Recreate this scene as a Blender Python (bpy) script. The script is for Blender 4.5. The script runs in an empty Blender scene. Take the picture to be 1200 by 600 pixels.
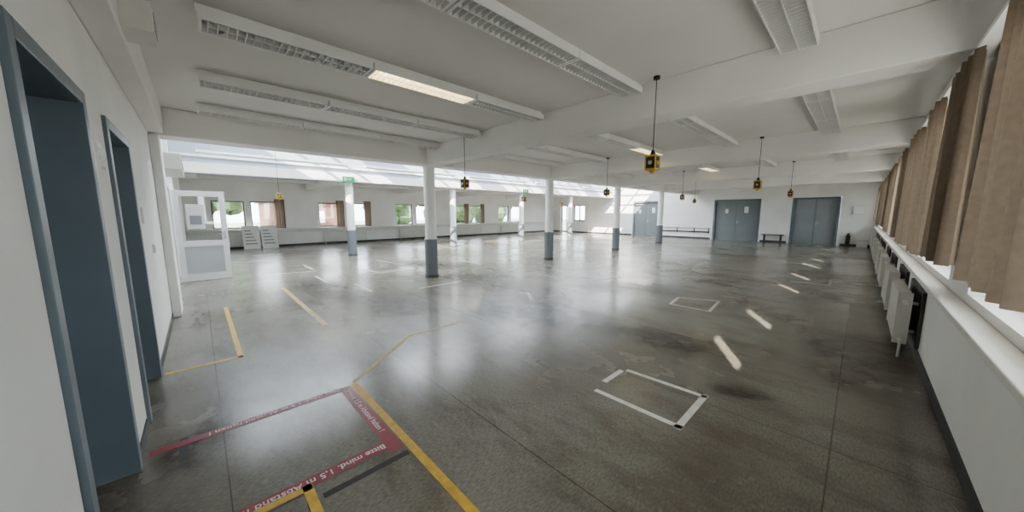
import bpy, math, random
from mathutils import Vector, Matrix
random.seed(7)
scene=bpy.context.scene
COL=bpy.context.collection
XR=0.55; XL=-18.8; YN=-0.4; YF=22.4
HC=3.05; HB=2.66
BEAMS=[4.1,8.55,13.0,17.45]

# ---------------------------------------------------------------- materials
def mat(name,color,rough=0.6,metal=0.0,emit=None,estr=0.0,spec=0.5,noise=0.0,nscale=3.0,bump=0.0,bscale=200):
    m=bpy.data.materials.new(name); m.use_nodes=True
    nt=m.node_tree; b=nt.nodes['Principled BSDF']
    b.inputs['Base Color'].default_value=(*color,1)
    b.inputs['Roughness'].default_value=rough
    b.inputs['Metallic'].default_value=metal
    b.inputs['Specular IOR Level'].default_value=spec
    if emit:
        b.inputs['Emission Color'].default_value=(*emit,1); b.inputs['Emission Strength'].default_value=estr
    tc=nt.nodes.new('ShaderNodeTexCoord')
    if noise>0:
        n=nt.nodes.new('ShaderNodeTexNoise'); n.inputs['Scale'].default_value=nscale; n.inputs['Detail'].default_value=6
        nt.links.new(tc.outputs['Object'],n.inputs['Vector'])
        r=nt.nodes.new('ShaderNodeValToRGB')
        r.color_ramp.elements[0].position=0.3; r.color_ramp.elements[1].position=0.7
        r.color_ramp.elements[0].color=(*[c*(1-noise) for c in color],1)
        r.color_ramp.elements[1].color=(*[min(1,c*(1+noise*0.4)) for c in color],1)
        nt.links.new(n.outputs['Fac'],r.inputs['Fac']); nt.links.new(r.outputs['Color'],b.inputs['Base Color'])
    if bump>0:
        n2=nt.nodes.new('ShaderNodeTexNoise'); n2.inputs['Scale'].default_value=bscale
        nt.links.new(tc.outputs['Object'],n2.inputs['Vector'])
        bp=nt.nodes.new('ShaderNodeBump'); bp.inputs['Strength'].default_value=bump; bp.inputs['Distance'].default_value=0.01
        nt.links.new(n2.outputs['Fac'],bp.inputs['Height']); nt.links.new(bp.outputs['Normal'],b.inputs['Normal'])
    return m

M={}
M['wall']=mat('wall_paint',(0.84,0.83,0.80),0.7,noise=0.09,nscale=1.2,bump=0.1,bscale=60)
M['ceil']=mat('ceiling_paint',(0.83,0.815,0.785),0.8,noise=0.08,nscale=0.6,bump=0.08,bscale=40)
M['beam']=mat('beam_paint',(0.86,0.845,0.815),0.7,noise=0.06,nscale=1.0,bump=0.08,bscale=50)
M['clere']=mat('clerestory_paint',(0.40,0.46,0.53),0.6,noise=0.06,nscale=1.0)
M['white']=mat('white_enamel',(0.84,0.84,0.82),0.35,noise=0.04,nscale=4)
M['white2']=mat('off_white_plastic',(0.72,0.71,0.66),0.45,noise=0.08,nscale=5)
M['grey']=mat('grey_door_paint',(0.17,0.19,0.20),0.4,noise=0.08,nscale=2)
M['greyl']=mat('light_grey_door',(0.27,0.29,0.30),0.4,noise=0.08,nscale=2)
M['panel']=mat('door_infill_panel',(0.5,0.52,0.53),0.4,noise=0.08,nscale=2)
M['blue']=mat('blue_grey_frame',(0.12,0.155,0.18),0.4,noise=0.1,nscale=2)
M['bluedk']=mat('dark_petrol_door',(0.05,0.07,0.085),0.45,noise=0.1,nscale=2)
M['colgrey']=mat('column_base_grey',(0.14,0.16,0.175),0.4,noise=0.12,nscale=3)
M['dark']=mat('dark_plinth',(0.035,0.035,0.035),0.5,noise=0.2,nscale=5)
M['black']=mat('black_plastic',(0.010,0.010,0.010),0.45,noise=0.1,nscale=8)
M['yellow']=mat('signal_yellow',(0.60,0.35,0.015),0.5,noise=0.1,nscale=10)
M['ytape']=mat('yellow_tape',(0.74,0.44,0.035),0.5,noise=0.28,nscale=14)
M['yworn']=mat('worn_yellow_tape',(0.60,0.41,0.12),0.5,noise=0.5,nscale=18)
M['wtape']=mat('white_tape',(0.82,0.81,0.76),0.5,noise=0.2,nscale=14)
M['gtape']=mat('faded_tape',(0.58,0.57,0.53),0.5,noise=0.4,nscale=14)
M['rtape']=mat('red_tape',(0.30,0.012,0.035),0.4,noise=0.25,nscale=20)
M['btape']=mat('black_residue',(0.02,0.02,0.02),0.6,noise=0.5,nscale=20)
M['steel']=mat('steel',(0.5,0.5,0.5),0.35,metal=1.0,noise=0.05)
M['alu']=mat('louvre_aluminium',(0.80,0.80,0.78),0.35,metal=0.2,noise=0.05)
M['tube']=mat('unlit_tube',(0.85,0.85,0.83),0.3,noise=0.02)
M['lit']=mat('lit_tube',(1,1,1),0.3,emit=(1.0,0.76,0.36),estr=6)
M['wframe']=mat('dark_window_frame',(0.05,0.04,0.035),0.5,noise=0.1)
M['rad']=mat('radiator_enamel',(0.70,0.69,0.64),0.4,noise=0.08,nscale=3)
M['paper']=mat('paper',(0.78,0.78,0.76),0.7,noise=0.03)
M['green']=mat('exit_sign_green',(0.0,0.18,0.06),0.5,emit=(0.0,0.40,0.14),estr=0.2,noise=0.02)
M['signwhite']=mat('sign_white',(0.6,0.65,0.6),0.5,noise=0.01)
M['wood']=mat('bench_wood',(0.10,0.065,0.04),0.5,noise=0.3,nscale=8)
M['grass']=mat('outside_paving',(0.33,0.305,0.27),0.9,noise=0.25,nscale=0.5)
M['leaf']=mat('tree_foliage',(0.035,0.075,0.016),0.8,noise=0.5,nscale=3)
M['bark']=mat('tree_bark',(0.08,0.05,0.03),0.9,noise=0.3)
M['house']=mat('house_render',(0.15,0.07,0.05),0.8,noise=0.15)
M['roof']=mat('roof_tile',(0.14,0.05,0.035),0.8,noise=0.3,nscale=5)
M['blocker']=mat('sun_blocker_surface',(0.5,0.49,0.46),0.8,noise=0.15,nscale=2)  # surface of the added sun blocker outside the right windows

def curtain_mat():
    m=bpy.data.materials.new('brown_curtain_fabric'); m.use_nodes=True; nt=m.node_tree
    for n in list(nt.nodes): nt.nodes.remove(n)
    out=nt.nodes.new('ShaderNodeOutputMaterial'); mix=nt.nodes.new('ShaderNodeMixShader'); mix.inputs[0].default_value=0.2
    d=nt.nodes.new('ShaderNodeBsdfDiffuse'); t=nt.nodes.new('ShaderNodeBsdfTranslucent')
    tc=nt.nodes.new('ShaderNodeTexCoord'); w=nt.nodes.new('ShaderNodeTexNoise'); w.inputs['Scale'].default_value=30
    nt.links.new(tc.outputs['Object'],w.inputs['Vector'])
    r=nt.nodes.new('ShaderNodeValToRGB'); r.color_ramp.elements[0].color=(0.17,0.125,0.09,1); r.color_ramp.elements[1].color=(0.25,0.19,0.14,1)
    nt.links.new(w.outputs['Fac'],r.inputs['Fac'])
    nt.links.new(r.outputs['Color'],d.inputs['Color']); nt.links.new(r.outputs['Color'],t.inputs['Color'])
    nt.links.new(d.outputs[0],mix.inputs[1]); nt.links.new(t.outputs[0],mix.inputs[2]); nt.links.new(mix.outputs[0],out.inputs[0])
    return m
M['curtain']=curtain_mat()

def glass_mat():
    m=bpy.data.materials.new('window_glass'); m.use_nodes=True; nt=m.node_tree
    for n in list(nt.nodes): nt.nodes.remove(n)
    out=nt.nodes.new('ShaderNodeOutputMaterial'); mix=nt.nodes.new('ShaderNodeMixShader'); mix.inputs[0].default_value=0.08
    t=nt.nodes.new('ShaderNodeBsdfTransparent'); g=nt.nodes.new('ShaderNodeBsdfGlossy'); g.inputs['Roughness'].default_value=0.03
    t.inputs['Color'].default_value=(0.95,0.97,0.96,1)
    nt.links.new(t.outputs[0],mix.inputs[1]); nt.links.new(g.outputs[0],mix.inputs[2]); nt.links.new(mix.outputs[0],out.inputs[0])
    return m
M['glass']=glass_mat()

def floor_mat():
    m=bpy.data.materials.new('worn_vinyl_floor'); m.use_nodes=True; nt=m.node_tree; N=nt.nodes; L=nt.links
    b=N['Principled BSDF']; tc=N.new('ShaderNodeTexCoord')
    def mul(a,c,f):
        x=N.new('ShaderNodeMix'); x.data_type='RGBA'; x.blend_type='MULTIPLY'; x.inputs[0].default_value=f
        L.new(a,x.inputs[6]); L.new(c,x.inputs[7]); return x.outputs[2]
    def noise(scale,detail,rough,vec=None):
        n=N.new('ShaderNodeTexNoise'); n.inputs['Scale'].default_value=scale; n.inputs['Detail'].default_value=detail; n.inputs['Roughness'].default_value=rough
        L.new(vec or tc.outputs['Object'],n.inputs['Vector']); return n.outputs['Fac']
    def ramp(f,p0,c0,p1,c1):
        r=N.new('ShaderNodeValToRGB'); e=r.color_ramp.elements; e[0].position=p0; e[0].color=(*c0,1); e[1].position=p1; e[1].color=(*c1,1); L.new(f,r.inputs['Fac']); return r.outputs['Color']
    mp=N.new('ShaderNodeMapping'); mp.inputs['Scale'].default_value=(95,30,1); L.new(tc.outputs['Object'],mp.inputs['Vector'])
    c=ramp(noise(1.0,4,.65,mp.outputs[0]),.3,(0.155,0.145,0.124),.7,(0.315,0.295,0.255))
    big=noise(0.5,6,.6)
    c=mul(c,ramp(big,.36,(0.55,0.48,0.40),.58,(1,1,1)),.8)
    mp2=N.new('ShaderNodeMapping'); mp2.inputs['Scale'].default_value=(1.1,2.6,1); mp2.inputs['Rotation'].default_value=(0,0,.5); L.new(tc.outputs['Object'],mp2.inputs['Vector'])
    c=mul(c,ramp(noise(1.0,9,.7,mp2.outputs[0]),.38,(0.50,0.44,0.38),.53,(1,1,1)),.6)
    br=N.new('ShaderNodeTexBrick'); br.offset=0.0; br.inputs['Scale'].default_value=1.0; br.inputs['Mortar Size'].default_value=0.0045
    br.inputs['Mortar Smooth'].default_value=0.3; br.inputs['Brick Width'].default_value=3.1; br.inputs['Row Height'].default_value=1.45
    br.inputs['Color1'].default_value=(1,1,1,1); br.inputs['Color2'].default_value=(0.93,0.93,0.93,1); br.inputs['Mortar'].default_value=(0.42,0.40,0.37,1)
    L.new(tc.outputs['Object'],br.inputs['Vector'])
    c=mul(c,br.outputs['Color'],1.0)
    L.new(c,b.inputs['Base Color'])
    L.new(ramp(big,.35,(.31,.31,.31),.65,(.17,.17,.17)),b.inputs['Roughness'])
    b.inputs['Specular IOR Level'].default_value=0.45
    bp=N.new('ShaderNodeBump'); bp.inputs['Strength'].default_value=0.06; bp.inputs['Distance'].default_value=0.01
    L.new(noise(11,2,.5),bp.inputs['Height']); L.new(bp.outputs['Normal'],b.inputs['Normal'])
    return m
M['floor']=floor_mat()

def stain_mat():
    m=bpy.data.materials.new('floor_stain'); m.use_nodes=True; nt=m.node_tree; N=nt.nodes; L=nt.links
    b=N['Principled BSDF']; b.inputs['Base Color'].default_value=(0.040,0.029,0.020,1); b.inputs['Roughness'].default_value=0.3
    tc=N.new('ShaderNodeTexCoord'); n=N.new('ShaderNodeTexNoise'); n.inputs['Scale'].default_value=3.5; n.inputs['Detail'].default_value=9; n.inputs['Roughness'].default_value=0.68
    L.new(tc.outputs['Object'],n.inputs['Vector'])
    g=N.new('ShaderNodeTexGradient'); g.gradient_type='SPHERICAL'
    mp=N.new('ShaderNodeMapping'); mp.inputs['Location'].default_value=(-1,-1,0); mp.inputs['Scale'].default_value=(2,2,1)
    L.new(tc.outputs['Generated'],mp.inputs['Vector']); 
    sp=N.new('ShaderNodeSeparateXYZ'); L.new(mp.outputs[0],sp.inputs[0])
    cb=N.new('ShaderNodeCombineXYZ'); L.new(sp.outputs[0],cb.inputs[0]); L.new(sp.outputs[1],cb.inputs[1])
    L.new(cb.outputs[0],g.inputs['Vector'])
    r=N.new('ShaderNodeValToRGB'); r.color_ramp.elements[0].position=0.38; r.color_ramp.elements[1].position=0.75
    L.new(n.outputs['Fac'],r.inputs['Fac'])
    mm=N.new('ShaderNodeMath'); mm.operation='MULTIPLY'; L.new(r.outputs['Color'],mm.inputs[0]); L.new(g.outputs['Fac'],mm.inputs[1])
    m2=N.new('ShaderNodeMath'); m2.operation='MULTIPLY'; m2.use_clamp=True; L.new(mm.outputs[0],m2.inputs[0]); m2.inputs[1].default_value=2.2
    L.new(m2.outputs[0],b.inputs['Alpha'])
    return m
M['stain']=stain_mat()

# ---------------------------------------------------------------- mesh builder
class B:
    def __init__(s,name): s.name=name; s.v=[]; s.f=[]; s.mi=[]; s.mats=[]; s.sm=[]
    def m(s,k):
        if k not in s.mats: s.mats.append(k)
        return s.mats.index(k)
    def add(s,vs,fs,k,smooth=False):
        o=len(s.v); s.v+=vs; i=s.m(k)
        for f in fs: s.f.append([o+a for a in f]); s.mi.append(i); s.sm.append(smooth)
    def box(s,x0,x1,y0,y1,z0,z1,k):
        x0,x1=min(x0,x1),max(x0,x1); y0,y1=min(y0,y1),max(y0,y1); z0,z1=min(z0,z1),max(z0,z1)
        vs=[(x0,y0,z0),(x1,y0,z0),(x1,y1,z0),(x0,y1,z0),(x0,y0,z1),(x1,y0,z1),(x1,y1,z1),(x0,y1,z1)]
        s.add(vs,[(0,3,2,1),(4,5,6,7),(0,1,5,4),(1,2,6,5),(2,3,7,6),(3,0,4,7)],k); return s
    def prism(s,poly,z0,z1,k):
        n=len(poly); vs=[(p[0],p[1],z0) for p in poly]+[(p[0],p[1],z1) for p in poly]
        s.add(vs,[tuple(range(n))[::-1],tuple(range(n,2*n))]+[(i,(i+1)%n,n+(i+1)%n,n+i) for i in range(n)],k); return s
    def tube(s,p,q,r,k,n=12,r2=None,caps=True):
        p=Vector(p);q=Vector(q);d=(q-p).normalized(); r2=r if r2 is None else r2
        a=d.cross(Vector((0,0,1)) if abs(d.z)<0.9 else Vector((1,0,0))).normalized(); b=d.cross(a)
        vs=[];
        for c,rr in((p,r),(q,r2)):
            for i in range(n):
                t=2*math.pi*i/n; vs.append(tuple(c+a*math.cos(t)*rr+b*math.sin(t)*rr))
        s.add(vs,[(i,(i+1)%n,n+(i+1)%n,n+i) for i in range(n)],k,True)
        if caps:
            s.add(vs[:n],[tuple(range(n))[::-1]],k); s.add(vs[n:],[tuple(range(n))],k)
        return s
    def done(s,bevel=0,parent=None,origin=None):
        me=bpy.data.meshes.new(s.name); me.from_pydata(s.v,[],s.f); 
        for k in s.mats: me.materials.append(M[k])
        for i,p in enumerate(me.polygons): p.material_index=s.mi[i]; p.use_smooth=s.sm[i]
        me.update()
        o=bpy.data.objects.new(s.name,me); COL.objects.link(o)
        if bevel:
            bm=o.modifiers.new('bevel','BEVEL'); bm.width=bevel; bm.segments=2; bm.limit_method='ANGLE'
        if parent: o.parent=parent
        return o

def wall(name,axis,a0,a1,c0,c1,z0,z1,ops,k='wall'):
    b=B(name)
    def bx(s0,s1,zz0,zz1):
        if s1-s0<1e-4 or zz1-zz0<1e-4: return
        if axis=='x': b.box(s0,s1,c0,c1,zz0,zz1,k)
        else: b.box(c0,c1,s0,s1,zz0,zz1,k)
    ops=sorted(ops); cur=a0
    for (s0,s1,o0,o1) in ops:
        bx(cur,s0,z0,z1); bx(s0,s1,z0,o0); bx(s0,s1,o1,z1); cur=s1
    bx(cur,a1,z0,z1)
    return b.done()

# ---------------------------------------------------------------- shell
B('floor').box(XL-0.3,XR+0.3,YN-1.4,YF+0.5,-0.2,0,'floor').done()
rw=[]
for y0 in [-0.35,4.1,8.55,13.0,17.45]:
    rw.append((y0+0.40,y0+2.22,1.0,2.5)); rw.append((y0+2.38,y0+4.14,1.0,2.5))
wall('wall_right','y',YN-0.3,YF+0.3,XR,XR+0.3,0,4.4,rw)
lw=[]
for k in range(0,5):
    s=0.45+4.0*k
    lw.append((s,s+1.1,0.88,2.08)); lw.append((s+1.3,s+2.5,0.88,2.08))
wall('wall_left','y',YN-0.3,YF+0.3,XL-0.3,XL,0,4.4,lw)
fd=[(-17.6,-16.5,0.0,2.2),(-16.3,-15.2,0.9,2.2),(-11.15,-9.3,0,2.38),(-6.11,-3.84,0,2.35),(-2.52,-0.72,0,2.35)]
wall('wall_far','x',XL,XR,YF,YF+0.3,0,4.4,fd)
nd=[(-10.38,-8.0,0,2.15),(-4.54,-3.48,0,2.2),(-2.94,-1.88,0,2.2)]
wall('wall_near','x',XL,XR,YN-0.25,YN,0,4.4,nd)
B('ceiling').box(-7.25,XR,YN,YF,HC,HC+0.2,'ceil').done()
B('ceiling_side_aisle').box(XL,-13.15,YN,YF,2.95,3.15,'ceil').done()
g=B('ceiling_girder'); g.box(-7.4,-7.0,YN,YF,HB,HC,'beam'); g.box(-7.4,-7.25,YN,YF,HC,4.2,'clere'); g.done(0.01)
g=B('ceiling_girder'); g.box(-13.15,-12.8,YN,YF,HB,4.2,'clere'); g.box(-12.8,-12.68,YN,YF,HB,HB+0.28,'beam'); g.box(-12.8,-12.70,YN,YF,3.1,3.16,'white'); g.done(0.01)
for y in BEAMS:
    B('ceiling_beam').box(-7.0,XR,y-0.17,y+0.17,HB,HC,'beam').done(0.012)
    B('ceiling_beam').box(XL,-13.15,y-0.17,y+0.17,HB,2.95,'beam').done(0.012)
r=B('roof_light'); x0,x1=-13.2,-7.2
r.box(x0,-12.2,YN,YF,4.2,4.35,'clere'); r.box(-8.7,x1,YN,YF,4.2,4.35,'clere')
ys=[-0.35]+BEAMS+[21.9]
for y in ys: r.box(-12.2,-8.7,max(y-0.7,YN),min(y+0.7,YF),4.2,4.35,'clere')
for i in range(len(ys)-1):
    a,b_=ys[i]+.7,ys[i+1]-.7
    for j in range(1,3):
        yy=a+(b_-a)*j/3; r.box(-12.2,-8.7,yy-.03,yy+.03,4.22,4.3,'white')
    for xx in (-11.2,-9.9): r.box(xx-.03,xx+.03,a,b_,4.22,4.3,'white')
r.done()
B('baseboard_right').box(XR-0.015,XR,YN,YF,0,0.09,'dark').done()
B('baseboard_left').box(XL,XL+0.015,YN,YF,0,0.09,'dark').done()
bb=B('baseboard_far')
for a,b_ in [(XL,-17.6),(-16.5,-11.2),(-9.25,-6.2),(-3.75,-2.62),(-0.62,XR)]: bb.box(a,b_,YF-0.015,YF,0,0.1,'dark')
bb.done()
bb=B('baseboard_near')
for a,b_ in [(XL,-10.48),(-7.9,-4.6),(-3.44,-2.98),(-1.8,XR)]: bb.box(a,b_,YN,YN+0.012,0,0.07,'dark')
bb.done()
B('trim_1').box(-7.55,-6.95,YN,YN+0.1,0,HB,'wall').done(0.01)
B('trim_2').box(-6.95,XR,YN,YN+0.16,HB+0.02,HC,'beam').done(0.01)

# ---------------------------------------------------------------- columns
def column(x,y,top):
    b=B('round_column'); b.tube((x,y,0),(x,y,0.93),0.155,'colgrey',32); b.tube((x,y,0.93),(x,y,top),0.135,'beam',32)
    b.tube((x,y,0),(x,y,0.05),0.165,'dark',32); b.tube((x,y,0.925),(x,y,0.94),0.158,'steel',32); b.done()
for y in BEAMS: column(-7.2,y,HB); column(-12.95,y,HB)

# ---------------------------------------------------------------- windows
nwin=[0]
def win_y(xa,xb,y0,y1,z0,z1,k):
    nwin[0]+=1; b=B('window_%d'%nwin[0]); t=0.05
    b.box(xa,xb,y0,y0+t,z0,z1,k);b.box(xa,xb,y1-t,y1,z0,z1,k);b.box(xa,xb,y0+t,y1-t,z0,z0+t,k);b.box(xa,xb,y0+t,y1-t,z1-t,z1,k)
    xm=(xa+xb)/2; b.box(xm-.003,xm+.003,y0+t,y1-t,z0+t,z1-t,'glass'); b.done()
for (a,b_,c,d) in lw: win_y(XL-0.2,XL-0.08,a,b_,c,d,'wframe')
for (a,b_,c,d) in rw: win_y(XR+0.16,XR+0.22,a,b_,c,d,'white')
nwin[0]+=1; 
w=B('window_%d'%nwin[0])
for (a,b_,c,d) in (fd[0],fd[1]):
    w.box(a,a+.07,YF+.1,YF+.18,c,d,'wframe');w.box(b_-.07,b_,YF+.1,YF+.18,c,d,'wframe');w.box(a+.07,b_-.07,YF+.1,YF+.18,d-.07,d,'wframe');w.box(a+.07,b_-.07,YF+.1,YF+.18,c,c+.1,'wframe')
    w.box((a+b_)/2-.03,(a+b_)/2+.03,YF+.1,YF+.18,c+.1,d-.07,'wframe'); w.box(a+.07,b_-.07,YF+.135,YF+.14,c+.1,d-.07,'glass')
w.done()
s=B('window_sill_right')
s.box(XR-0.12,XR,YN+.02,YF,0.90,0.94,'white2'); s.done(0.006)
s=B('window_sill_left'); s.box(XL,XL+0.22,YN,YF,0.80,0.84,'white2'); s.box(XL,XL+0.08,YN,YF,0.66,0.78,'white2'); s.done(0.005)

# added unseen sun blocker outside right windows, slots shape the sun strips on the floor
EL=math.radians(30); AZ=Vector((-.477,.879,0)).normalized()
ZC=3.0; SH=ZC/math.tan(EL); sx,sy=-AZ.x*SH,-AZ.y*SH
patch=[3.83,5.52,8.42,10.3,12.75,14.6,16.9,19.15]
gapy=[p-2.06 for p in patch]
cn=B('added_sun_blocker'); xa=-1.12+sx; xb=-0.70+sx
cn.box(XR+.3,xa,-8,YF+4,ZC,ZC+.02,'blocker'); cn.box(xb,2.6,-8,YF+4,ZC,ZC+.02,'blocker')
wy=.10; cur_a=-8; cur_b=-8
for p in patch:
    yb=p+sy; ya=p+.78+sy
    cn.prism([(xa,cur_a),(xb,cur_b),(xb,yb-wy),(xa,ya-wy)],ZC,ZC+.02,'blocker'); cur_a=ya+wy; cur_b=yb+wy
cn.prism([(xa,cur_a),(xb,cur_b),(xb,YF+4),(xa,YF+4)],ZC,ZC+.02,'blocker')
for yy in (-6.9,24): cn.tube((2.5,yy,-.4),(2.5,yy,ZC),.05,'steel',10)
cn.done()

# ---------------------------------------------------------------- curtains right
def curtain(name,x,ya,yb,z0,z1,amp=0.045,wl=0.13):
    n=max(12,int(abs(yb-ya)/0.02)); nz=8; vs=[];fs=[]
    ph=random.random()*6
    for j in range(nz+1):
        z=z0+(z1-z0)*j/nz
        for i in range(n+1):
            t=i/n; y=ya+(yb-ya)*t; s0=(yb-ya)*t
            flare=1-0.35*j/nz
            xx=x+amp*flare*(math.sin(2*math.pi*s0/wl+ph)+0.4*math.sin(2*math.pi*s0/(wl*2.7)+ph*2+0.6*z))
            vs.append((xx,y,z))
    for j in range(nz):
        for i in range(n):
            a=j*(n+1)+i; fs.append((a,a+1,a+n+2,a+n+1))
    b=B(name); b.add(vs,fs,'curtain',True); return b.done()
starts=[0.3]+[g_+.30 for g_ in gapy]; ends=[g_-.45 for g_ in gapy]+[21.4]
for a,b_ in zip(starts,ends):
    zb=lambda:1.18+random.uniform(-.05,.05)
    if b_-a>1.5:
        mid=(a+b_)/2; hw=.28 if b_-a<2.5 else .5
        for (p0,p1) in ((a,mid-hw),(mid+hw,b_)): curtain('curtain',XR-0.12,p0,p1,zb(),2.62)
    else: curtain('curtain',XR-0.12,a,b_,zb(),2.62)
rail=B('curtain_rail'); rail.box(XR-0.13,XR-0.05,YN+.18,YF-.05,2.62,2.65,'white'); rail.done()
for (a,b_,c,d) in lw[1::2]+lw[2::4]:
    curtain('curtain',XL+0.10,b_-0.32,b_+0.06,0.85,2.2,amp=0.03,wl=0.09)

# ---------------------------------------------------------------- radiators
def radiator_r(y0,y1,x0=0.36,x1=0.46,z0=0.13,z1=0.70):
    b=B('radiator'); n=int((y1-y0)/0.06)
    for i in range(n):
        y=y0+(y1-y0)*i/n; b.box(x0,x1,y+.006,y+.052,z0+.03,z1-.02,'rad')
    b.box(x0+.02,x1-.02,y0,y1,z0,z0+.05,'rad'); b.box(x0+.02,x1-.02,y0,y1,z1-.06,z1-.01,'rad')
    b.box(x0-.004,x1+.004,y0-.012,y0+.004,z0,z1,'rad'); b.box(x0-.004,x1+.004,y1-.004,y1+.012,z0,z1,'rad')
    b.box(XR-.03,XR-.001,y0-.05,y1+.05,z0-.02,z1+.02,'dark')
    for y in (y0+.15,y1-.15):
        b.box(x1-.01,XR-.001,y-.015,y+.015,z1-.15,z1-.12,'steel'); b.box(x1-.01,XR-.001,y-.015,y+.015,z0+.1,z0+.13,'steel')
    b.tube((x1-.05,y0-.1,z0+.05),(x1-.05,y0,z0+.05),0.012,'rad',8); b.tube((x1-.05,y0-.1,0),(x1-.05,y0-.1,z0+.05),0.012,'rad',8)
    b.tube((x1-.05,y0-.12,z1-.1),(x1-.05,y0,z1-.1),0.02,'white',10)
    b.done()
for y in [5.5,7.3,9.6,11.6,14.0,16.0,18.5,20.4]: radiator_r(y,y+1.1)
for k in range(5):
    y0=0.6+4*k; b=B('radiator'); x0,x1=XL+.06,XL+.16
    for i in range(30): b.box(x0,x1,y0+i*.07,y0+i*.07+.06,0.14,0.62,'rad')
    b.box(x0+.01,x1-.01,y0,y0+2.1,0.12,0.17,'rad'); b.box(XL+.001,x0+.02,y0+.3,y0+.34,.3,.34,'steel'); b.box(XL+.001,x0+.02,y0+1.8,y0+1.84,.3,.34,'steel'); b.tube((x0+.05,y0+.05,0),(x0+.05,y0+.05,.14),.012,'rad',8); b.done()

# ---------------------------------------------------------------- light fixtures
def fixture(x,y0,y1,zc,lit=None,w=0.125):
    b=B('louvred_ceiling_light')
    b.box(x-w*.55,x+w*.55,y0,y1,zc-.05,zc,'white')
    segs=max(1,round((y1-y0)/1.25)); L=(y1-y0)/segs
    for s_ in range(segs):
        a=y0+L*s_+.008; c=y0+L*(s_+1)-.008
        islit=lit is not None and lit<=s_<lit+1
        b.box(x-w,x+w,a,c,zc-.058,zc-.05,'white')
        b.box(x-w,x-w+.008,a,c,zc-.12,zc-.058,'white'); b.box(x+w-.008,x+w,a,c,zc-.12,zc-.058,'white')
        b.box(x-w+.008,x+w-.008,a,a+.02,zc-.12,zc-.058,'white'); b.box(x-w+.008,x+w-.008,c-.02,c,zc-.12,zc-.058,'white')
        b.box(x-.004,x+.004,a+.02,c-.02,zc-.118,zc-.08,'alu')
        n=int((c-a)/0.055)
        for i in range(1,n):
            yy=a+(c-a)*i/n; b.box(x-w+.008,x+w-.008,yy-.0025,yy+.0025,zc-.118,zc-.078,'alu')
        for xx in (x-.055,x+.055): b.tube((xx,a+.03,zc-.07),(xx,c-.03,zc-.07),.012,'lit' if islit else 'tube',8)
    b.done()
bays=[(0.12,3.86),(4.45,8.2),(8.9,12.65),(13.35,17.1),(17.8,21.6)]
for bi,(a,b_) in enumerate(bays):
    for x in (-0.5,-2.0,-3.5,-5.0,-6.45):
        fixture(x,a,b_,HC,lit={0:1,1:2,2:2}.get(bi) if x==-3.5 else None)
    for x in (-14.4,-16.6): fixture(x,a,b_,2.95)
for (a,b_) in bays: 
    b=B('fluorescent_batten'); x=-12.2; z=3.15
    b.box(x-.06,x+.06,a,b_,z,z+.06,'white'); b.tube((x,a+.05,z-.02),(x,b_-.05,z-.02),.014,'tube',8)
    for yy in (a+.3,b_-.3): b.tube((x,yy,z+.05),(x,yy,4.2),.006,'steel',6)
    b.done()

# ---------------------------------------------------------------- hanging socket boxes
def hang(x,y,ztop,z,s=0.74):
    b=B('hanging_socket_box'); w=.075*s; hh=.10*s
    b.box(x-w,x+w,y-w,y+w,z-hh,z+hh,'black')
    e=.006
    for sx_ in(-1,1):
        for sy_ in(-1,1):
            b.box(x+sx_*w-e,x+sx_*w+e,y+sy_*w-e,y+sy_*w+e,z-hh-.01,z+hh+.01,'yellow')
    for zz in (z-hh,z+hh):
        b.box(x-w,x+w,y-w-e,y-w+e,zz-.01,zz+.01,'yellow');b.box(x-w,x+w,y+w-e,y+w+e,zz-.01,zz+.01,'yellow')
        b.box(x-w-e,x-w+e,y-w,y+w,zz-.01,zz+.01,'yellow');b.box(x+w-e,x+w+e,y-w,y+w,zz-.01,zz+.01,'yellow')
    b.tube((x,y-w-.012,z),(x,y-w,z),.022,'steel',16); b.tube((x+w,y,z),(x+w+.012,y,z),.022,'yellow',16)
    b.tube((x,y,z+hh),(x,y,z+hh+.07),.04,'black',12,r2=.012); b.tube((x,y,z-hh-.04),(x,y,z-hh),.02,'yellow',12,r2=.035)
    b.tube((x,y,z+hh+.06),(x,y,ztop-.03),.005,'black',8)
    b.tube((x,y,ztop-.03),(x,y,ztop),.035,'black',12)
    b.done()
for x,y in [(-1.70,3.82),(-5.35,3.82),(-1.5,8.25),(-4.9,8.25),(-1.5,12.7),(-4.5,12.7),(-5.5,17.1)]:
    hang(x,y,HC,2.12)
for x,y in [(-11.85,1.8),(-8.3,8.45),(-10.2,13.0)]:
    hang(x,y,4.2,2.05)
def exit_sign(x,y,z):
    b=B('exit_sign'); b.box(x,x+.03,y-.2,y+.2,z-.1,z+.1,'green')
    b.box(x+.03,x+.033,y-.15,y-.07,z-.05,z+.05,'signwhite'); b.box(x+.03,x+.033,y-.03,y+.05,z-.014,z+.014,'signwhite')
    b.add([(x+.033,y+.05,z-.04),(x+.033,y+.11,z),(x+.033,y+.05,z+.04)],[(0,1,2)],'signwhite')
    b.box(x-.04,x,y-.05,y+.05,z-.03,z+.03,'white'); b.done()
exit_sign(-12.63,4.0,2.74); exit_sign(-12.63,13.0,2.74)

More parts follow.
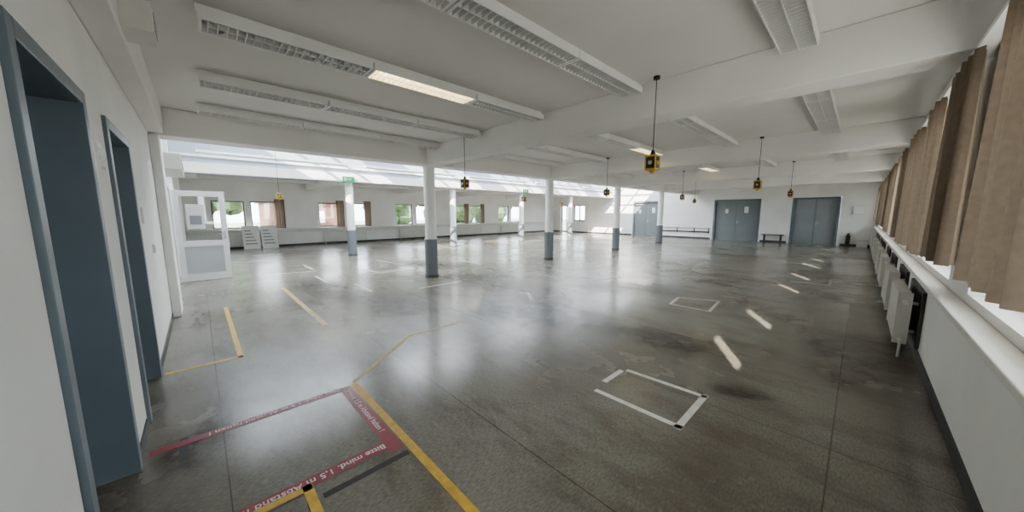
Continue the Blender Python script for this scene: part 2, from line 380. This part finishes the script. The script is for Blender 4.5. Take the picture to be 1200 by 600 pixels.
# ---------------------------------------------------------------- doors
def ddoor(n,x0,x1,z1,kl,kf,recess=0.12,win=False):
    b=B('door_%d'%n); yf=YF-.02
    b.box(x0-.09,x0,yf,YF+.3,0,z1+.09,kf); b.box(x1,x1+.09,yf,YF+.3,0,z1+.09,kf); b.box(x0,x1,yf,YF+.3,z1,z1+.09,kf)
    xm=(x0+x1)/2; y=YF+recess
    for (a,c) in((x0+.005,xm-.005),(xm+.005,x1-.005)):
        b.box(a,c,y,y+.05,0,z1,kl)
        b.box(a+.02,a+.03,y-.004,y,.03,z1-.03,kf); b.box(c-.03,c-.02,y-.004,y,.03,z1-.03,kf)
    b.box(xm-.005,xm+.005,y+.02,y+.04,0,z1,'black')
    b.box(x0,x1,YF+.26,YF+.3,0,z1,'dark')
    if win:
        b.box(xm+.35,xm+.6,y-.006,y,1.55,1.95,'black'); b.box(xm+.37,xm+.58,y-.01,y-.006,1.57,1.93,'paper')
        b.box(xm-.55,xm-.4,y-.006,y,1.55,1.8,'paper')
    b.box(xm+.05,xm+.08,y-.01,y,.95,1.15,'steel'); b.tube((xm+.065,y-.05,1.05),(xm+.19,y-.05,1.05),.01,'steel',8); b.tube((xm+.065,y-.05,1.05),(xm+.065,y,1.05),.01,'steel',8)
    b.done(0.003)
ddoor(1,-11.05,-9.4,2.28,'grey','grey',.1,True)
ddoor(2,-6.01,-3.94,2.25,'grey','blue',.1,True)
ddoor(3,-2.42,-0.82,2.25,'greyl','blue',.2)
def ndoor(n,x0,x1,z1,depth,kl):
    b=B('door_%d'%n)
    b.box(x0-.07,x0,YN-.25,YN+.02,0,z1+.07,'blue'); b.box(x1,x1+.07,YN-.25,YN+.02,0,z1+.07,'blue'); b.box(x0,x1,YN-.25,YN+.02,z1,z1+.07,'blue')
    b.box(x0+.003,x1-.003,YN-depth-.04,YN-depth,.01,z1-.003,kl)
    b.box(x1-.12,x1-.08,YN-depth,YN-depth+.008,.93,1.15,'steel'); b.tube((x1-.1,YN-depth,1.05),(x1-.1,YN-depth+.05,1.05),.01,'steel',8); b.tube((x1-.1,YN-depth+.05,1.05),(x1-.22,YN-depth+.05,1.05),.01,'steel',8)
    b.done(0.004)
ndoor(4,-4.46,-3.56,2.12,.18,'bluedk')
ndoor(5,-2.86,-1.96,2.12,.18,'blue')
b=B('door_6'); x=-10.42
zb,zt=.01,2.05; y0,y1=YN+.02,YN+.90
b.box(x,x+.045,y0,y0+.11,zb,zt,'white'); b.box(x,x+.045,y1-.11,y1,zb,zt,'white'); b.box(x,x+.045,y0+.11,y1-.11,zb,zb+.16,'white')
b.box(x,x+.045,y0+.11,y1-.11,.80,.93,'white'); b.box(x,x+.045,y0+.11,y1-.11,zt-.12,zt,'white')
b.box(x+.012,x+.03,y0+.11,y1-.11,zb+.16,.80,'panel'); b.box(x+.018,x+.024,y0+.11,y1-.11,.93,zt-.12,'glass')
b.box(x+.025,x+.028,y0+.2,y0+.5,1.2,1.75,'paper'); b.box(x+.029,x+.031,y0+.25,y0+.45,1.3,1.5,'greyl')
b.box(x+.045,x+.055,y1-.08,y1-.04,.95,1.15,'steel'); b.tube((x+.05,y1-.06,1.06),(x+.1,y1-.06,1.06),.01,'steel',8); b.tube((x+.1,y1-.06,1.06),(x+.1,y1-.18,1.06),.01,'steel',8)
b.done(0.004)
b=B('door_7'); 
b.box(-10.38,-10.30,YN-.25,YN+.015,0,2.15,'white'); b.box(-8.08,-8.0,YN-.25,YN+.015,0,2.15,'white'); b.box(-10.3,-8.08,YN-.25,YN+.015,2.07,2.15,'white')
b.box(-9.2,-8.1,YN-.15,YN-.1,0.01,2.06,'white'); b.box(-9.1,-8.2,YN-.1,YN-.098,1.0,1.9,'greyl'); b.done(0.004)
B('wall_corridor').box(-10.6,-7.8,-1.7,-1.6,0,2.4,'wall').box(-10.7,-10.6,-1.6,YN-.25,0,2.4,'wall').box(-7.8,-7.7,-1.6,YN-.25,0,2.4,'wall').box(-10.6,-7.8,-1.6,YN-.25,2.3,2.4,'wall').done()
b=B('air_curtain_heater'); b.box(-10.0,-8.1,YN,YN+.28,2.3,2.56,'white2')
for i in range(5): b.box(-9.9,-8.2,YN+.28,YN+.285,2.33+i*.04,2.345+i*.04,'greyl')
b.done(.01)
b=B('cable_duct'); b.box(-10.45,-10.3,YN+.002,YN+.06,2.2,4.1,'white2'); b.box(-12.6,-10.45,YN+.002,YN+.05,2.6,2.68,'white2'); b.done()
b=B('wall_loudspeaker'); b.box(-3.52,-3.24,YN+.16,YN+.30,2.70,2.88,'white2'); b.box(-3.50,-3.26,YN+.30,YN+.306,2.72,2.86,'white'); 
for i in range(6): b.box(-3.48,-3.28,YN+.306,YN+.31,2.73+i*.021,2.736+i*.021,'greyl')
b.done(.008)
b=B('light_switch'); b.box(-4.95,-4.87,YN,YN+.015,1.45,1.61,'white2'); b.box(-4.94,-4.88,YN+.015,YN+.02,1.47,1.52,'white'); b.box(-4.94,-4.88,YN+.015,YN+.02,1.54,1.59,'white'); b.done(.002)
b=B('light_switch'); b.box(-5.6,-5.5,YN,YN+.02,1.1,1.2,'white2'); b.box(-5.58,-5.52,YN+.02,YN+.025,1.12,1.18,'white'); b.done(.002)
b=B('wall_notice'); b.box(-3.4,-3.15,YN,YN+.002,1.7,2.05,'paper'); b.box(-3.36,-3.19,YN+.002,YN+.003,1.95,1.98,'greyl'); b.box(-3.36,-3.22,YN+.002,YN+.003,1.88,1.90,'greyl'); b.box(-3.36,-3.25,YN+.002,YN+.003,1.82,1.84,'greyl'); b.done()

b=B('wooden_bench'); b.box(-3.65,-2.7,YF-.42,YF-.08,.40,.44,'wood')
for xx in (-3.55,-2.85): b.box(xx,xx+.05,YF-.40,YF-.36,0,.40,'black'); b.box(xx,xx+.05,YF-.14,YF-.10,0,.40,'black'); b.box(xx,xx+.05,YF-.36,YF-.14,.32,.36,'black')
b.done()
b=B('wall_rail'); b.box(-9.2,-6.25,YF-.05,YF-.015,.38,.46,'black'); b.box(-9.2,-6.25,YF-.05,YF-.015,.62,.66,'greyl')
for xx in (-9.1,-8.1,-7.1,-6.3): b.box(xx-.03,xx+.03,YF-.015,YF-.001,.35,.68,'black')
b.done()
b=B('notice_board'); b.box(-8.9,-7.0,YF-.02,YF-.001,1.35,1.75,'white'); b.box(-8.87,-7.03,YF-.025,YF-.02,1.38,1.72,'paper'); b.done()
b=B('notice_board'); b.box(-14.4,-12.6,YF-.02,YF-.001,1.2,1.9,'white'); b.box(-14.37,-12.63,YF-.025,YF-.02,1.23,1.87,'paper'); b.done()
b=B('fire_extinguisher'); b.tube((-0.35,YF-.14,.05),(-0.35,YF-.14,.5),.08,'black',16); b.tube((-0.35,YF-.14,.5),(-0.35,YF-.14,.58),.08,'black',16,r2=.03); b.box(-.4,-.3,YF-.16,YF-.12,.58,.62,'black'); b.box(-.42,-.28,YF-.22,YF-.06,0,.05,'black'); b.done()
b=B('cardboard_box'); b.box(-.05,.3,YF-.5,YF-.1,0,.3,'paper'); b.box(-.06,.31,YF-.51,YF-.09,.28,.34,'white2'); b.done(.005)
b=B('electrical_cabinet'); b.box(-.3,.1,YF-.1,YF-.001,1.5,1.9,'white2'); b.box(-.28,.08,YF-.105,YF-.1,1.52,1.88,'white'); b.done(.004)
b=B('leaning_poster_board')
for i,(yy) in enumerate((1.35,2.0)):
    b.add([(XL+.55,yy,0),(XL+.55,yy+.6,0),(XL+.25,yy+.6,1.0),(XL+.25,yy,1.0),(XL+.52,yy,0),(XL+.52,yy+.6,0),(XL+.22,yy+.6,1.0),(XL+.22,yy,1.0)],
      [(0,1,2,3),(7,6,5,4),(0,4,5,1),(1,5,6,2),(2,6,7,3),(3,7,4,0)],'paper')
    for j in range(5):
        z=.2+j*.14; xx=XL+.556-.30*z
        b.add([(xx,yy+.08,z),(xx,yy+.5-.05*j,z),(xx-.015,yy+.5-.05*j,z+.05),(xx-.015,yy+.08,z+.05)],[(0,1,2,3)],'greyl')
b.done()

# ---------------------------------------------------------------- floor tape
def tape(name,segs,k,w=.05,z=.002,parent=None):
    b=B(name)
    for (x0,y0,x1,y1) in segs:
        d=Vector((x1-x0,y1-y0)).normalized(); n=Vector((-d.y,d.x))*w/2
        vs=[(x0+n.x,y0+n.y,z),(x0-n.x,y0-n.y,z),(x1-n.x,y1-n.y,z),(x1+n.x,y1+n.y,z)]
        b.add(vs,[(0,1,2,3)],k)
    return b.done(parent=parent)
tape('yellow_floor_tape',[(-3.07,.91,-0.6,.91)],'ytape',.055)
tape('yellow_floor_tape',[(-3.10,.92,-3.84,1.84),(-3.84,1.84,-3.83,2.69)],'yworn',.045)
tape('yellow_floor_tape',[(-8.27,1.17,-5.01,1.17)],'yworn',.07)
tape('yellow_floor_tape',[(-7.14,.21,-4.50,.21),(-4.52,.24,-4.51,-.36)],'ytape',.05)
tape('yellow_floor_tape',[(-2.02,-.1,-2.02,.34),(-2.045,.32,-1.72,.32)],'ytape',.05,z=.0055)
tape('white_floor_tape',[(-1.48,2.42,-.75,2.42),(-.78,2.38,-.78,3.04),(-.76,3.0,-1.47,2.97),(-1.50,2.6,-1.50,2.93)],'wtape',.05)
tape('white_floor_tape',[(-2.15,5.78,-1.5,5.78),(-1.53,5.78,-1.6,6.6),(-1.6,6.6,-2.2,6.35),(-2.2,6.35,-2.13,5.8)],'wtape',.045)
tape('white_floor_tape',[(-4.4,4.6,-3.9,4.2),(-3.9,5.1,-3.4,4.7)],'wtape',.06)
tape('white_floor_tape',[(-9.4,3.2,-8.4,3.4),(-10.2,1.3,-10.0,2.2),(-11,4.2,-9.5,4.4),(-9.2,2.0,-8.2,2.0),(-8.6,3.0,-8.6,4.4),(-11.5,2.2,-10.3,2.2),(-6.2,3.2,-6.2,4.3),(-7.6,2.4,-6.6,2.4)],'gtape',.06)
tape('white_floor_tape',[(-4.2,6.4,-3.9,7.4),(-3.3,9.8,-2.3,9.8),(-3.3,9.8,-3.3,11.8),(-5.2,7.4,-5.2,8.6),(-5.6,6.2,-4.7,6.2),(-1.0,9.8,-.35,9.8),(-.35,9.8,-.35,10.6),(-6,10,-4.6,10),(-9,8,-9,9.5),(-9,6.2,-7.9,6.2),(-2.0,13.5,-.6,13.5),(-5.4,12,-5.4,14),(-4,15,-2,15),(-10,10.5,-8.5,10.5)],'gtape',.05)
def text_tape(name,x0,y0,x1,y1,w,k,size,txt):
    root=bpy.data.objects.new(name,None); COL.objects.link(root)
    tape('strip',[(x0,y0,x1,y1)],k,w,.003,parent=root)
    cu=bpy.data.curves.new(name+'_text','FONT'); cu.body=txt; cu.size=size; cu.align_y='CENTER'; cu.extrude=0; cu.offset=.0008
    cu.materials.append(M['wtape']); o=bpy.data.objects.new('lettering',cu); COL.objects.link(o); o.parent=root
    o.location=(x0,y0,.0045); o.rotation_euler=(0,0,math.atan2(y1-y0,x1-x0))
    return root
TX="Bitte mind. 1,5 m Abstand halten !"
text_tape('warning_tape',-3.05,.825,-1.97,.825,.09,'rtape',.060,TX)
text_tape('warning_tape',-2.06,.78,-2.06,-.38,.09,'rtape',.066,TX)
text_tape('warning_tape',-3.03,.78,-3.03,-.36,.07,'rtape',.062,TX)
tape('black_tape_residue',[(-1.90,.87,-1.90,.37),(-3.1,-.2,-2.8,-.2)],'btape',.045)
def stain(x,y,sx_,sy_,rot=0):
    b=B('floor_stain'); b.add([(-sx_,-sy_,0),(sx_,-sy_,0),(sx_,sy_,0),(-sx_,sy_,0)],[(0,1,2,3)],'stain'); o=b.done(); o.location=(x,y,.0008+random.random()*.0005); o.rotation_euler=(0,0,rot)
for a in [(-.6,3.3,.3,.15,.4),(-3.3,3.7,1.3,.8,.3),(-5.6,2.2,1.2,.7,.2),(-4.4,4.6,1.5,.7,-.4),(-7.5,1.8,1.6,.6,.1),(-3.2,6.5,1.2,.8,.6),(-1.6,4.0,.8,.5,.2),(-9,5,1.8,.8,.4),(.05,5.2,.5,1.4,0),(-6.3,4.6,1.2,1.0,0),(-2.95,-.15,.35,.22,0)]: stain(*a)

# ---------------------------------------------------------------- outside
B('ground_outside').box(-90,60,-60,90,-.6,-.4,'grass').done()
def tree(x,y,hh,r):
    b=B('tree'); b.tube((x,y,-.4),(x,y,hh*.5),.2,'bark',10)
    for i in range(9):
        cx=x+random.uniform(-r,r)*.6; cy=y+random.uniform(-r,r)*.6; cz=hh*.6+random.uniform(-r,r)*.5; rr=r*random.uniform(.4,.65)
        vs=[];fs=[];n=12;m_=8
        for j in range(m_+1):
            for i2 in range(n):
                th_=math.pi*j/m_; ph=2*math.pi*i2/n; q=rr*random.uniform(.8,1.15)
                vs.append((cx+q*math.sin(th_)*math.cos(ph),cy+q*math.sin(th_)*math.sin(ph),cz+q*math.cos(th_)))
        for j in range(m_):
            for i2 in range(n): fs.append((j*n+i2,j*n+(i2+1)%n,(j+1)*n+(i2+1)%n,(j+1)*n+i2))
        b.add(vs,fs,'leaf')
    b.done()
for a in [(-34,0,5,3),(-52,-3,6,4),(-38,17,4,3),(-42,27,5,4),(-45,36,5,4)]: tree(*a)
b=B('neighbouring_house'); b.box(-46,-38,5,11,-.4,2.6,'house')
b.add([(-46.4,4.7,2.6),(-37.6,4.7,2.6),(-37.6,11.3,2.6),(-46.4,11.3,2.6),(-42,4.7,4.8),(-42,11.3,4.8)],[(0,1,4),(2,3,5),(1,2,5,4),(3,0,4,5),(0,3,2,1)],'roof')
for yy in (6,8.5): b.box(-38.02,-37.95,yy,yy+1,.6,1.8,'white')
b.done()

# ---------------------------------------------------------------- lights
w=bpy.data.worlds.new('sky'); scene.world=w; w.use_nodes=True; nt=w.node_tree
bg=nt.nodes['Background']; bg.inputs['Color'].default_value=(0.84,0.92,1.0,1); bg.inputs['Strength'].default_value=4.5
sl=bpy.data.lights.new('sun','SUN'); sl.energy=12; sl.angle=math.radians(.35); sl.color=(1,.94,.82)
so=bpy.data.objects.new('sun',sl); COL.objects.link(so)
d=Vector((AZ.x*math.cos(EL),AZ.y*math.cos(EL),-math.sin(EL)))
so.rotation_euler=d.to_track_quat('-Z','Y').to_euler(); so.location=(10,-10,12)
scene.view_settings.exposure=1.85

# ---------------------------------------------------------------- camera
cam=bpy.data.cameras.new('camera'); co=bpy.data.objects.new('camera',cam); COL.objects.link(co)
cam.sensor_width=36; cam.lens=386/1200*36; cam.clip_start=.02; cam.clip_end=300
co.location=(0,0,1.55)
co.rotation_euler=(math.radians(90)-math.atan(50/386),0,math.radians(46.5))
scene.camera=co
